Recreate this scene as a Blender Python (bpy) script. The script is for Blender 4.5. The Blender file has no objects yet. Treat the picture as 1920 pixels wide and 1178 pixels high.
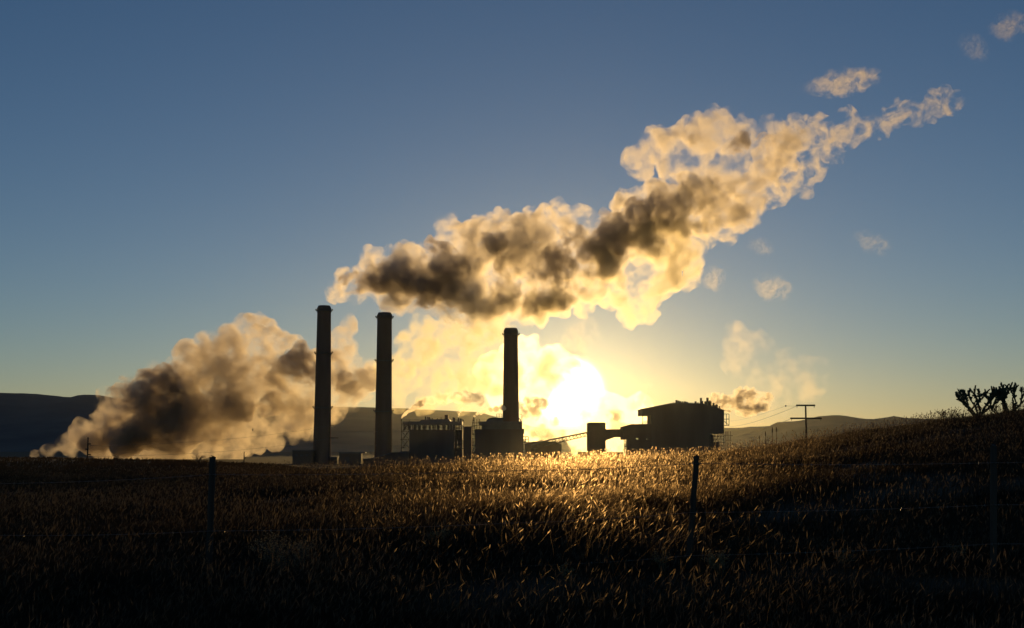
import bpy, bmesh, math, random
import numpy as np
from mathutils import Vector, Matrix

random.seed(7)
RNG = np.random.default_rng(7)
SC = bpy.context.scene
COL = SC.collection

# ------------------------------------------------------------------ camera
F = 2400.0                       # focal length in photograph pixels
CX, CY, HOR = 960.0, 589.0, 840.0
CAMZ = 1.7
PITCH = math.atan((HOR - CY) / F)
cam_d = bpy.data.cameras.new('camera')
cam = bpy.data.objects.new('camera', cam_d)
COL.objects.link(cam)
cam.location = (0, 0, CAMZ)
cam.rotation_euler = (math.pi / 2 + PITCH, 0, 0)
cam_d.sensor_width = 36.0
cam_d.lens = 36.0 * F / 1920.0
cam_d.clip_start = 0.1
cam_d.clip_end = 40000
SC.camera = cam
SP, CP = math.sin(PITCH), math.cos(PITCH)


def P(px, py, Y):
    """world point that the photograph shows at pixel (px, py), Y metres ahead"""
    u = (px - CX) / F
    v = (CY - py) / F
    s = Y / (CP - v * SP)
    return Vector((u * s, Y, CAMZ + (SP + v * CP) * s))


# ------------------------------------------------------------------ sun, sky, exposure
SUN_DIR = (P(1068, 735, 1000) - Vector((0, 0, CAMZ))).normalized()
SUN_EL = math.asin(SUN_DIR.z)
SUN_AZ = math.atan2(SUN_DIR.x, SUN_DIR.y)
sun_d = bpy.data.lights.new('sun', 'SUN')
sun_d.energy = 1.8
sun_d.angle = math.radians(0.5)
sun_d.color = (1.0, 0.62, 0.21)
sun = bpy.data.objects.new('sun', sun_d)
COL.objects.link(sun)
sun.rotation_euler = SUN_DIR.to_track_quat('Z', 'Y').to_euler()
sun.location = (0, -20, 50)

world = bpy.data.worlds.new('World')
SC.world = world
world.use_nodes = True
wn, wl = world.node_tree.nodes, world.node_tree.links
wn.clear()
w_out = wn.new('ShaderNodeOutputWorld')
w_bg = wn.new('ShaderNodeBackground')
w_sky = wn.new('ShaderNodeTexSky')
w_sky.sky_type = 'NISHITA'
w_sky.sun_disc = False
w_sky.sun_elevation = SUN_EL
w_sky.sun_rotation = SUN_AZ
w_sky.altitude = 1500
w_sky.air_density = 1.0
w_sky.dust_density = 0.3
w_sky.ozone_density = 3.3
SKY = 0.115
w_bg.inputs['Strength'].default_value = SKY
# the sun's disc, spread wide with painted-in lens bloom, and its close aureole, as part of the sky
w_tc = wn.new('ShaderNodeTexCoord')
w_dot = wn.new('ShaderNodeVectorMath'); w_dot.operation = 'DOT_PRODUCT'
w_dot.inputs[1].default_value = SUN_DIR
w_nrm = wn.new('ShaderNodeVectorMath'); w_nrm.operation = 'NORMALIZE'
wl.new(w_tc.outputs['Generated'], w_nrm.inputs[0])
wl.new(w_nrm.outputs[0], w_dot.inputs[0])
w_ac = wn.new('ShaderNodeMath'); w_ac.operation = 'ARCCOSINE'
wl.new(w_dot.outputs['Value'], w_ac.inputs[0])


def w_math(op, a, b):
    n = wn.new('ShaderNodeMath'); n.operation = op
    for i, x in enumerate((a, b)):
        if isinstance(x, (int, float)):
            n.inputs[i].default_value = x
        else:
            wl.new(x, n.inputs[i])
    return n.outputs[0]


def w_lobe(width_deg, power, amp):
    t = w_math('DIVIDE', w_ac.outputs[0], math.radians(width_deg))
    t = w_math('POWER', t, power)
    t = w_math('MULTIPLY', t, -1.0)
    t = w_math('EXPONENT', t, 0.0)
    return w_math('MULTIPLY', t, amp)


def w_scale(col, fac):
    n = wn.new('ShaderNodeVectorMath'); n.operation = 'SCALE'
    n.inputs[0].default_value = col
    wl.new(fac, n.inputs['Scale'])
    return n.outputs[0]


def w_add(a, b):
    n = wn.new('ShaderNodeVectorMath'); n.operation = 'ADD'
    wl.new(a, n.inputs[0]); wl.new(b, n.inputs[1])
    return n.outputs[0]


w_hs = wn.new('ShaderNodeHueSaturation')
w_hs.inputs['Saturation'].default_value = 1.02
wl.new(w_sky.outputs[0], w_hs.inputs['Color'])
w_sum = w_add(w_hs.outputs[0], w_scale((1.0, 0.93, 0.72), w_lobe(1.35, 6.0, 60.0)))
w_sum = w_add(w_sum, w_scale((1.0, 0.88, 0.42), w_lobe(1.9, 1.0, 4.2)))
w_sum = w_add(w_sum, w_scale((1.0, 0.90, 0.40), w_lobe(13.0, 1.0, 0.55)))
# dusty air low over the horizon
w_sep = wn.new('ShaderNodeSeparateXYZ')
wl.new(w_nrm.outputs[0], w_sep.inputs[0])
w_el = w_math('EXPONENT', w_math('MULTIPLY', w_math('MAXIMUM', w_sep.outputs['Z'], 0.0), -7.0), 0.0)
w_sum = w_add(w_sum, w_scale((0.70, 0.44, 0.28), w_math('MULTIPLY', w_el, w_lobe(60.0, 1.0, 2.5))))
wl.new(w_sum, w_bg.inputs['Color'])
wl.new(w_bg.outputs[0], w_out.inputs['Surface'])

SC.view_settings.view_transform = 'Standard'
SC.view_settings.look = 'None'
SC.view_settings.exposure = -0.4
SC.view_settings.gamma = 1.0
SC.view_settings.use_curve_mapping = False
SC.render.engine = 'CYCLES'
SC.cycles.use_denoising = True
SC.cycles.max_bounces = 8
SC.cycles.volume_bounces = 3
SC.cycles.transparent_max_bounces = 16
SC.cycles.volume_max_steps = 512


# ------------------------------------------------------------------ helpers
def hash3(ix, iy, iz):
    n = (ix * 374761393 + iy * 668265263 + iz * 2147483647 * 0 + iz * 1274126177) & 0xFFFFFFFF
    n = ((n ^ (n >> 13)) * 1103515245) & 0xFFFFFFFF
    n = ((n ^ (n >> 15)) * 2654435761) & 0xFFFFFFFF
    return ((n ^ (n >> 16)) & 0xFFFF).astype(np.float64) / 65535.0


def vnoise(p):
    """value noise 0..1 on an (n,3) array"""
    i = np.floor(p).astype(np.int64)
    f = p - i
    f = f * f * f * (f * (f * 6 - 15) + 10)
    x, y, z = i[:, 0], i[:, 1], i[:, 2]
    fx, fy, fz = f[:, 0], f[:, 1], f[:, 2]
    r = 0
    for dx in (0, 1):
        wx = fx if dx else 1 - fx
        for dy in (0, 1):
            wy = fy if dy else 1 - fy
            for dz in (0, 1):
                wz = fz if dz else 1 - fz
                r = r + wx * wy * wz * hash3(x + dx, y + dy, z + dz)
    return r


def fbm(p, octaves=4):
    a, s, t, q = 1.0, 0.0, 0.0, p.copy()
    for k in range(octaves):
        s = s + a * vnoise(q + 17.3 * k)
        t += a
        a *= 0.5
        q = q * 2.03
    return s / t


def fbm2(x, y, octaves=4):
    return fbm(np.stack([x, y, np.zeros_like(x) + 3.7], 1), octaves)


def mesh_np(name, verts, faces, mats, parent=None, smooth=False):
    """verts (n,3) array, faces list of index lists or one (m,k) array"""
    me = bpy.data.meshes.new(name)
    if isinstance(faces, np.ndarray):
        n, k = faces.shape
        me.vertices.add(len(verts))
        me.vertices.foreach_set('co', np.ascontiguousarray(verts, dtype=np.float32).ravel())
        me.loops.add(n * k)
        me.loops.foreach_set('vertex_index', np.ascontiguousarray(faces, dtype=np.int32).ravel())
        me.polygons.add(n)
        me.polygons.foreach_set('loop_start', np.arange(0, n * k, k, dtype=np.int32))
        me.update(calc_edges=True)
    else:
        me.from_pydata([tuple(v) for v in verts], [], faces)
        me.update()
    if smooth:
        me.polygons.foreach_set('use_smooth', np.ones(len(me.polygons), dtype=bool))
    for m in (mats if isinstance(mats, (list, tuple)) else [mats]):
        me.materials.append(m)
    o = bpy.data.objects.new(name, me)
    COL.objects.link(o)
    if parent is not None:
        o.parent = parent
    return o


def tag(o, label=None, cat=None, group=None, kind=None):
    if label: o['label'] = label
    if cat: o['category'] = cat
    if group: o['group'] = group
    if kind: o['kind'] = kind
    return o


def thing(name, loc, label, cat, group=None):
    o = bpy.data.objects.new(name, None)
    o.empty_display_size = 0.5
    COL.objects.link(o)
    o.location = loc
    return tag(o, label, cat, group)


class MB:
    """collects shapes, in world coordinates, for ONE mesh"""
    def __init__(self):
        self.v, self.f = [], []

    def box(self, a, b):
        x0, x1 = sorted((a[0], b[0])); y0, y1 = sorted((a[1], b[1])); z0, z1 = sorted((a[2], b[2]))
        n = len(self.v)
        self.v += [(x0, y0, z0), (x1, y0, z0), (x1, y1, z0), (x0, y1, z0),
                   (x0, y0, z1), (x1, y0, z1), (x1, y1, z1), (x0, y1, z1)]
        self.f += [[n + i for i in q] for q in ((0, 3, 2, 1), (4, 5, 6, 7), (0, 1, 5, 4), (1, 2, 6, 5), (2, 3, 7, 6), (3, 0, 4, 7))]
        return self

    def prism(self, pts, d):
        """front outline [(x, y, z)...] in a plane of constant y, pushed back by d"""
        n, k = len(self.v), len(pts)
        self.v += [tuple(p) for p in pts] + [(p[0], p[1] + d, p[2]) for p in pts]
        self.f.append([n + i for i in range(k)])
        self.f.append([n + k + i for i in reversed(range(k))])
        for i in range(k):
            j = (i + 1) % k
            self.f.append([n + j, n + i, n + k + i, n + k + j])
        return self

    def tube(self, pts, rads, seg=6, caps=True):
        pts = [Vector(p) for p in pts]
        if not isinstance(rads, (list, tuple)):
            rads = [rads] * len(pts)
        n0 = len(self.v)
        for i, p in enumerate(pts):
            t = (pts[min(i + 1, len(pts) - 1)] - pts[max(i - 1, 0)])
            t = t.normalized() if t.length > 1e-9 else Vector((0, 0, 1))
            a = t.cross(Vector((0, 0, 1)) if abs(t.z) < 0.95 else Vector((1, 0, 0))).normalized()
            b = t.cross(a)
            for k in range(seg):
                an = 2 * math.pi * k / seg
                self.v.append(tuple(p + (a * math.cos(an) + b * math.sin(an)) * rads[i]))
        for i in range(len(pts) - 1):
            for k in range(seg):
                q = n0 + i * seg
                self.f.append([q + k, q + (k + 1) % seg, q + seg + (k + 1) % seg, q + seg + k])
        if caps:
            self.f.append([n0 + k for k in reversed(range(seg))])
            q = n0 + (len(pts) - 1) * seg
            self.f.append([q + k for k in range(seg)])
        return self

    def lathe(self, c, prof, seg=40, closed=False):
        """c=(x,y,0); prof [(r,z)...]"""
        n0 = len(self.v)
        for r, z in prof:
            for k in range(seg):
                an = 2 * math.pi * k / seg
                self.v.append((c[0] + r * math.cos(an), c[1] + r * math.sin(an), z))
        m = len(prof)
        for i in range(m if closed else m - 1):
            j = (i + 1) % m
            for k in range(seg):
                self.f.append([n0 + i * seg + k, n0 + i * seg + (k + 1) % seg, n0 + j * seg + (k + 1) % seg, n0 + j * seg + k])
        return self

    def build(self, name, mat, parent=None, smooth=False, origin=None):
        o = mesh_np(name, self.v, self.f, mat, parent, smooth)
        off = Vector(origin) if origin is not None else (Vector(parent.location) if parent is not None else Vector((0, 0, 0)))
        if parent is not None and parent.parent is not None:
            off = Vector(parent.matrix_basis.translation) + Vector(parent.parent.location)
        o.data.transform(Matrix.Translation(-off))
        if origin is not None and parent is None:
            o.location = off
        return o


# ------------------------------------------------------------------ materials
def mat_base(name):
    m = bpy.data.materials.new(name)
    m.use_nodes = True
    m.node_tree.nodes.clear()
    out = m.node_tree.nodes.new('ShaderNodeOutputMaterial')
    return m, m.node_tree.nodes, m.node_tree.links, out


def mat_rough(name, c0, c1, scale, rough=0.85, bump=0.3, metallic=0.0, stretch=(1, 1, 1), bscale=None):
    m, n, l, out = mat_base(name)
    p = n.new('ShaderNodeBsdfPrincipled')
    tc = n.new('ShaderNodeTexCoord')
    mp = n.new('ShaderNodeMapping'); mp.inputs['Scale'].default_value = stretch
    l.new(tc.outputs['Object'], mp.inputs[0])
    nz = n.new('ShaderNodeTexNoise'); nz.inputs['Scale'].default_value = scale; nz.inputs['Detail'].default_value = 6
    l.new(mp.outputs[0], nz.inputs['Vector'])
    cr = n.new('ShaderNodeValToRGB')
    cr.color_ramp.elements[0].position = 0.3; cr.color_ramp.elements[0].color = (*c0, 1)
    cr.color_ramp.elements[1].position = 0.7; cr.color_ramp.elements[1].color = (*c1, 1)
    l.new(nz.outputs['Fac'], cr.inputs[0])
    l.new(cr.outputs[0], p.inputs['Base Color'])
    p.inputs['Roughness'].default_value = rough
    p.inputs['Specular IOR Level'].default_value = 0.15 if rough > 0.9 else 0.4
    p.inputs['Metallic'].default_value = metallic
    nb = n.new('ShaderNodeTexNoise'); nb.inputs['Scale'].default_value = bscale or scale * 4; nb.inputs['Detail'].default_value = 4
    l.new(tc.outputs['Object'], nb.inputs['Vector'])
    b = n.new('ShaderNodeBump'); b.inputs['Strength'].default_value = bump
    l.new(nb.outputs['Fac'], b.inputs['Height'])
    l.new(b.outputs[0], p.inputs['Normal'])
    l.new(p.outputs[0], out.inputs['Surface'])
    return m


def mat_leaf(name, c0, c1, trans=0.5, scale=3.0, gloss=0.35):
    m, n, l, out = mat_base(name)
    at = n.new('ShaderNodeTexCoord')
    nz = n.new('ShaderNodeTexNoise'); nz.inputs['Scale'].default_value = scale; nz.inputs['Detail'].default_value = 3
    l.new(at.outputs['Object'], nz.inputs['Vector'])
    cr = n.new('ShaderNodeValToRGB')
    cr.color_ramp.elements[0].position = 0.3; cr.color_ramp.elements[0].color = (*c0, 1)
    cr.color_ramp.elements[1].position = 0.7; cr.color_ramp.elements[1].color = (*c1, 1)
    l.new(nz.outputs['Fac'], cr.inputs[0])
    p = n.new('ShaderNodeBsdfPrincipled')
    p.inputs['Roughness'].default_value = gloss
    p.inputs['Specular IOR Level'].default_value = 0.2
    l.new(cr.outputs[0], p.inputs['Base Color'])
    t = n.new('ShaderNodeBsdfTranslucent')
    l.new(cr.outputs[0], t.inputs['Color'])
    mx = n.new('ShaderNodeMixShader'); mx.inputs[0].default_value = trans
    # fibrous stems also pass light on nearly straight
    rf = n.new('ShaderNodeBsdfRefraction'); rf.inputs['IOR'].default_value = 1.06; rf.inputs['Roughness'].default_value = 0.85
    rf.inputs['Color'].default_value = (0.26, 0.20, 0.14, 1)
    m2 = n.new('ShaderNodeMixShader'); m2.inputs[0].default_value = 0.45
    l.new(t.outputs[0], m2.inputs[1]); l.new(rf.outputs[0], m2.inputs[2])
    l.new(p.outputs[0], mx.inputs[1]); l.new(m2.outputs[0], mx.inputs[2])
    l.new(mx.outputs[0], out.inputs['Surface'])
    return m


def mat_smoke(name, dens, g=0.75, scale=0.05, lo=0.35, hi=0.65, floor=0.15, color=(0.98, 0.92, 0.83), step=0.12, detail=5.0, rgh=0.58, warp=0.35, fine=0.4, sphere=None, homog=False):
    """steam: scattering volume whose density is broken up by noise"""
    m, n, l, out = mat_base(name)
    v = n.new('ShaderNodeVolumePrincipled')
    v.inputs['Color'].default_value = (*color, 1)
    v.inputs['Anisotropy'].default_value = g
    if homog:
        v.inputs['Density'].default_value = dens
    else:
        tc = n.new('ShaderNodeTexCoord')
        nz = n.new('ShaderNodeTexNoise'); nz.inputs['Scale'].default_value = scale; nz.inputs['Detail'].default_value = detail
        nz.inputs['Roughness'].default_value = rgh; nz.inputs['Distortion'].default_value = warp
        l.new(tc.outputs['Object'], nz.inputs['Vector'])
        nf = n.new('ShaderNodeTexNoise'); nf.inputs['Scale'].default_value = scale * 3.7; nf.inputs['Detail'].default_value = 3
        l.new(tc.outputs['Object'], nf.inputs['Vector'])
        mxn = n.new('ShaderNodeMix'); mxn.inputs['Factor'].default_value = fine
        l.new(nz.outputs['Fac'], mxn.inputs[2]); l.new(nf.outputs['Fac'], mxn.inputs[3])
        mr = n.new('ShaderNodeMapRange'); mr.interpolation_type = 'SMOOTHSTEP'
        mr.inputs['From Min'].default_value = lo; mr.inputs['From Max'].default_value = hi
        mr.inputs['To Min'].default_value = floor * dens; mr.inputs['To Max'].default_value = dens
        l.new(mxn.outputs[0], mr.inputs['Value'])
        res = mr.outputs['Result']
        if sphere:      # thin out towards the hull of an ellipsoidal wisp (object space radius 1 after scaling)
            mp = n.new('ShaderNodeVectorMath'); mp.operation = 'DIVIDE'
            mp.inputs[1].default_value = sphere
            l.new(tc.outputs['Object'], mp.inputs[0])
            ln = n.new('ShaderNodeVectorMath'); ln.operation = 'LENGTH'
            l.new(mp.outputs[0], ln.inputs[0])
            fr = n.new('ShaderNodeMapRange'); fr.interpolation_type = 'SMOOTHSTEP'
            fr.inputs['From Min'].default_value = 0.0; fr.inputs['From Max'].default_value = 1.0
            fr.inputs['To Min'].default_value = 1.0; fr.inputs['To Max'].default_value = 0.0
            l.new(ln.outputs['Value'], fr.inputs['Value'])
            mu = n.new('ShaderNodeMath'); mu.operation = 'MULTIPLY'
            l.new(res, mu.inputs[0]); l.new(fr.outputs['Result'], mu.inputs[1])
            res = mu.outputs[0]
        l.new(res, v.inputs['Density'])
    l.new(v.outputs[0], out.inputs['Volume'])
    m.cycles.volume_step_rate = step
    m.cycles.homogeneous_volume = homog
    return m


M_ground = mat_rough('dry_earth', (0.055, 0.036, 0.02), (0.11, 0.075, 0.042), 0.6, 0.95, 0.5)
M_mount = mat_rough('mountain_slope', (0.07, 0.075, 0.08), (0.13, 0.125, 0.12), 0.004, 0.95, 0.3)
M_concrete = mat_rough('stack_concrete', (0.15, 0.085, 0.06), (0.24, 0.145, 0.105), 0.12, 0.9, 0.2, stretch=(1, 1, 0.15))
M_conc_dark = mat_rough('stack_cap_sooty', (0.08, 0.07, 0.06), (0.14, 0.12, 0.11), 0.4, 0.9, 0.2)
M_clad = mat_rough('weathered_cladding', (0.12, 0.085, 0.06), (0.20, 0.145, 0.105), 0.08, 0.7, 0.15, stretch=(1, 1, 0.2))
M_clad2 = mat_rough('brown_cladding', (0.11, 0.075, 0.055), (0.17, 0.12, 0.085), 0.1, 0.7, 0.15, stretch=(1, 1, 0.2))
M_roof = mat_rough('roof_sheet', (0.14, 0.13, 0.12), (0.22, 0.20, 0.18), 0.15, 0.6, 0.1)
M_steel = mat_rough('painted_steel', (0.10, 0.09, 0.08), (0.17, 0.15, 0.13), 0.8, 0.55, 0.1, 0.3)
M_wood = mat_rough('weathered_wood', (0.045, 0.032, 0.022), (0.10, 0.075, 0.05), 9, 0.85, 0.5, stretch=(1, 1, 0.08))
M_wire = mat_rough('rusty_wire', (0.25, 0.19, 0.14), (0.42, 0.34, 0.26), 30, 0.35, 0.1, 0.8)
M_cable = mat_rough('overhead_cable', (0.08, 0.08, 0.08), (0.14, 0.14, 0.14), 5, 0.5, 0.1)
M_cactus = mat_rough('cholla_skin', (0.05, 0.065, 0.03), (0.10, 0.10, 0.05), 12, 0.8, 0.6)
M_twig = mat_rough('dry_twig', (0.10, 0.075, 0.05), (0.18, 0.13, 0.09), 8, 0.85, 0.3)
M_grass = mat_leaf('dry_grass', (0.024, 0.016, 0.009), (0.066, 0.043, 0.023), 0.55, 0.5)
M_seed = mat_leaf('seed_heads', (0.13, 0.09, 0.055), (0.24, 0.18, 0.11), 0.7, 1.5)
M_weed = mat_leaf('weed_leaves', (0.30, 0.22, 0.10), (0.55, 0.42, 0.22), 0.55, 6)


# ------------------------------------------------------------------ terrain
CREST_U = [-600, 0, 400, 540, 700, 860, 1000, 1100, 1300, 1340, 1420, 1500, 1600, 1700, 1780, 1860, 1920, 2300, 2800]
CREST_P = [890, 884, 882, 874, 866, 861, 855, 853, 848, 842, 829, 815, 799, 786, 773, 765, 759, 735, 725]
FAR_U = [-600, 0, 150, 300, 420, 550, 640, 3000]
FAR_P = [852, 858, 860, 864, 868, 873, 880, 890]
KD = np.array([0, 10, 14, 17, 20.5, 30, 45, 60, 80, 150, 250, 400, 700, 1000, 2000, 9000], dtype=float)


def knots(u):
    zc = CAMZ + (HOR - (np.interp(u, CREST_U, CREST_P) + 16)) / F * 60.0
    hill = np.clip((u - 1340) / 500, 0, 1.6)
    left = 1 - np.clip((u - 520) / 260, 0, 1)
    o = np.ones_like(u)
    z = [-0.35 * o, -0.33 * o, 0.04 * o, 0.22 * o, 0.36 * o - 0.12 * left]
    z45 = 0.36 + (zc - 0.36) * 0.72
    z30 = 0.36 + (zc - 0.36) * 0.34
    z += [z30 - 0.18 * left, z45 - 0.1 * left, zc]
    z80 = CAMZ + (zc - CAMZ) * 80 / 60 - 0.55 - 0.4 * hill
    z250l = CAMZ + (HOR - np.interp(u, FAR_U, FAR_P)) / F * 250
    z += [z80 * (1 - left) + left * (zc - 0.7), left * -0.9 + (1 - left) * (-2.0 + 1.0 * hill),
          left * z250l + (1 - left) * -5.0, left * -5.5 + (1 - left) * -7.0, -9.0 * o, -10.5 * o, -11 * o, -11 * o]
    return np.stack(z, 0)


def ground_z(x, y):
    x = np.asarray(x, dtype=float); y = np.asarray(y, dtype=float)
    yy = np.maximum(y, 9.0)
    u = np.clip(CX + F * x / yy, -600, 2800)
    Z = knots(u)
    d = np.clip(y, 0, 8999)
    k = np.clip(np.searchsorted(KD, d, side='right') - 1, 0, len(KD) - 2)
    t = (d - KD[k]) / (KD[k + 1] - KD[k])
    idx = np.arange(len(x))
    z = Z[k, idx] * (1 - t) + Z[k + 1, idx] * t
    amp = np.interp(d, [0, 15, 60, 250, 1000, 4000], [0.05, 0.16, 0.25, 0.5, 0.3, 0])
    z = z + (fbm2(x * 0.16, y * 0.16, 4) - 0.5) * amp
    return z


def gz(x, y):
    return float(ground_z(np.array([x]), np.array([y]))[0])


def build_ground():
    ys = np.concatenate([np.arange(-40, 8, 4.0), np.arange(8, 90, 0.8), np.geomspace(91, 9000, 90)])
    us = np.concatenate([np.linspace(-9000, -700, 12), np.linspace(-600, 2800, 171), np.linspace(2900, 11000, 12)])
    Y, U = np.meshgrid(ys, us, indexing='ij')
    X = (U - CX) / F * np.maximum(Y, 30.0)
    x, y = X.ravel(), Y.ravel()
    z = ground_z(x, y)
    nr, nc = Y.shape
    i = np.arange(nr * nc).reshape(nr, nc)
    q = np.stack([i[:-1, :-1], i[:-1, 1:], i[1:, 1:], i[1:, :-1]], -1).reshape(-1, 4)
    o = mesh_np('ground', np.stack([x, y, z], 1), q, M_ground, smooth=True)
    tag(o, kind='structure')


build_ground()


def ridge(name, pts, y_front, y_ridge, y_back, seed):
    xs = np.linspace(-700, 2600, 260)
    rp = np.interp(xs, [p[0] for p in pts], [p[1] for p in pts])
    rows = 26
    V = []
    for r in range(rows):
        t = r / (rows - 1)
        if t <= 0.7:
            a = t / 0.7
            Y = y_front + (y_ridge - y_front) * a
            k = a ** 1.25
        else:
            a = (t - 0.7) / 0.3
            Y = y_ridge + (y_back - y_ridge) * a
            k = 1 - a
        top = CAMZ + (HOR - rp) / F * y_ridge
        X = (xs - CX) / F * y_ridge
        n = fbm2(X * 0.003 + seed, np.full_like(X, Y * 0.003), 5) - 0.5
        n2 = fbm2(X * 0.012 + seed, np.full_like(X, Y * 0.012), 3) - 0.5
        z = -14 + (top + 14) * k + n * 150 * k * (1 - k) * 1.6 + n2 * 6 * min(1, k * 3)
        V.append(np.stack([X, np.full_like(X, Y), z], 1))
    V = np.concatenate(V)
    i = np.arange(rows * len(xs)).reshape(rows, len(xs))
    q = np.stack([i[:-1, :-1], i[:-1, 1:], i[1:, 1:], i[1:, :-1]], -1).reshape(-1, 4)
    tag(mesh_np(name, V, q, M_mount, smooth=True), kind='structure')


ridge('mountains', [(-700, 715), (-200, 728), (0, 733), (60, 735), (110, 740), (140, 743), (158, 738), (190, 738), (225, 745), (420, 752),
                    (560, 760), (700, 763), (760, 764), (900, 771), (1000, 800), (1150, 830), (1360, 832), (2600, 835)], 4200, 6000, 7000, 3.1)
ridge('far_hills', [(-700, 790), (900, 800), (1100, 806), (1380, 801), (1441, 798), (1454, 791), (1489, 789), (1530, 780), (1562, 776), (1590, 780),
                    (1625, 785), (1649, 782), (1671, 778), (1690, 782), (1800, 786), (2000, 776), (2600, 780)], 6200, 7800, 8600, 9.7)


# ------------------------------------------------------------------ grass
def build_grass():
    N = 850000
    u = RNG.uniform(-260, 2180, N * 2)
    t = RNG.uniform(0, 1, N * 2)
    D = (9.5 ** 0.6 + t * (84 ** 0.6 - 9.5 ** 0.6)) ** (1 / 0.6)
    x = (u - CX) / F * D
    dens = fbm2(x * 0.35, D * 0.35, 3)
    keep = RNG.uniform(0, 1, N * 2) < np.clip((dens - 0.28) * 3.2, 0.08, 1)
    x, D = x[keep][:N], D[keep][:N]
    n = len(x)
    z = ground_z(x, D) - 0.02
    big = fbm2(x * 0.12 + 40, D * 0.12, 3)
    patch = fbm2(x * 0.5 + 90, D * 0.5, 3)
    h = RNG.uniform(0.13, 0.36, n) * (0.35 + 1.0 * big) * (0.5 + 1.0 * patch)
    tall = (RNG.uniform(0, 1, n) < 0.035 * (0.3 + 2.2 * np.clip(patch - 0.35, 0, 1) * 3)) & (D < 63)
    h = np.where(tall, RNG.uniform(0.36, 0.70, n), h)
    w = (0.0010 + 0.00012 * D) * RNG.uniform(0.6, 1.3, n) * np.where(tall, 0.7, 1.0)
    yaw = RNG.uniform(-0.9, 0.9, n)
    wx, wy = np.cos(yaw) * w, np.sin(yaw) * w
    lean = h * (0.30 + 0.42 * RNG.normal(0, 1, n))
    ldir = RNG.normal(0.0, 0.7, n)
    lx, ly = np.cos(ldir) * lean, np.sin(ldir) * lean
    b = np.stack([x, D, z], 1)
    wv = np.stack([wx, wy, 0 * wx], 1)
    mid = b + np.stack([lx * 0.3, ly * 0.3, h * 0.55], 1)
    tip = b + np.stack([lx, ly, h * np.sqrt(np.clip(1 - 0.3 * (lean / h) ** 2, 0.3, 1))], 1)
    V = np.stack([b - wv, b + wv, mid + wv * 0.75, mid - wv * 0.75, tip + wv * 0.12, tip - wv * 0.12], 1).reshape(-1, 3)
    k = np.arange(n)[:, None] * 6
    Fq = np.concatenate([k + np.array([[0, 1, 2, 3]]), k + np.array([[3, 2, 4, 5]])], 0)
    # seed heads on a fifth of the stems
    s = np.where(RNG.uniform(0, 1, n) < np.where(tall, 0.85, 0.10))[0]
    dirv = tip[s] - mid[s]
    dirv /= np.linalg.norm(dirv, axis=1)[:, None]
    L = RNG.uniform(0.05, 0.12, len(s))[:, None]
    ww = (wv[s] / np.linalg.norm(wv[s], axis=1)[:, None]) * (0.0028 + 0.00018 * D[s])[:, None] * RNG.uniform(0.8, 1.6, len(s))[:, None]
    a0 = tip[s] - dirv * L * 0.5
    SV = np.stack([a0, a0 + dirv * L * 0.45 + ww, a0 + dirv * L, a0 + dirv * L * 0.45 - ww], 1).reshape(-1, 3)
    sk = len(V) + np.arange(len(s))[:, None] * 4 + np.array([[0, 1, 2, 3]])
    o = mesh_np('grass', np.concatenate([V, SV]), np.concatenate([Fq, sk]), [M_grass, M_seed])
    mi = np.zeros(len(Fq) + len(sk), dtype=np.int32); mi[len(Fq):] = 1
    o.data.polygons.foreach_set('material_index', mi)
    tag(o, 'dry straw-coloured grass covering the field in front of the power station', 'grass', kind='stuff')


build_grass()


def build_far_grass():
    """coarser tufts on the rise beyond the near field"""
    N = 60000
    u = RNG.uniform(-300, 2200, N)
    t = RNG.uniform(0, 1, N)
    D = 80 * (330 / 80) ** t
    x = (u - CX) / F * D
    z = ground_z(x, D) - 0.05
    h = RNG.uniform(0.25, 0.6, N) * (0.4 + 1.1 * fbm2(x * 0.06, D * 0.06, 3))
    w = (0.02 + 0.0004 * D) * RNG.uniform(0.6, 1.4, N)
    lean = h * RNG.normal(0.25, 0.35, N)
    b = np.stack([x, D, z], 1)
    wv = np.stack([w, RNG.normal(0, 0.3, N) * w, 0 * w], 1)
    tip = b + np.stack([lean, 0 * lean, h], 1)
    V = np.stack([b - wv, b + wv, tip + wv * 0.15, tip - wv * 0.15], 1).reshape(-1, 3)
    Fq = np.arange(N)[:, None] * 4 + np.array([[0, 1, 2, 3]])
    o = mesh_np('distant_grass', V, Fq, M_grass)
    tag(o, 'low dark grass and scrub on the rise beyond the field', 'grass', kind='stuff')


build_far_grass()


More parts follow.
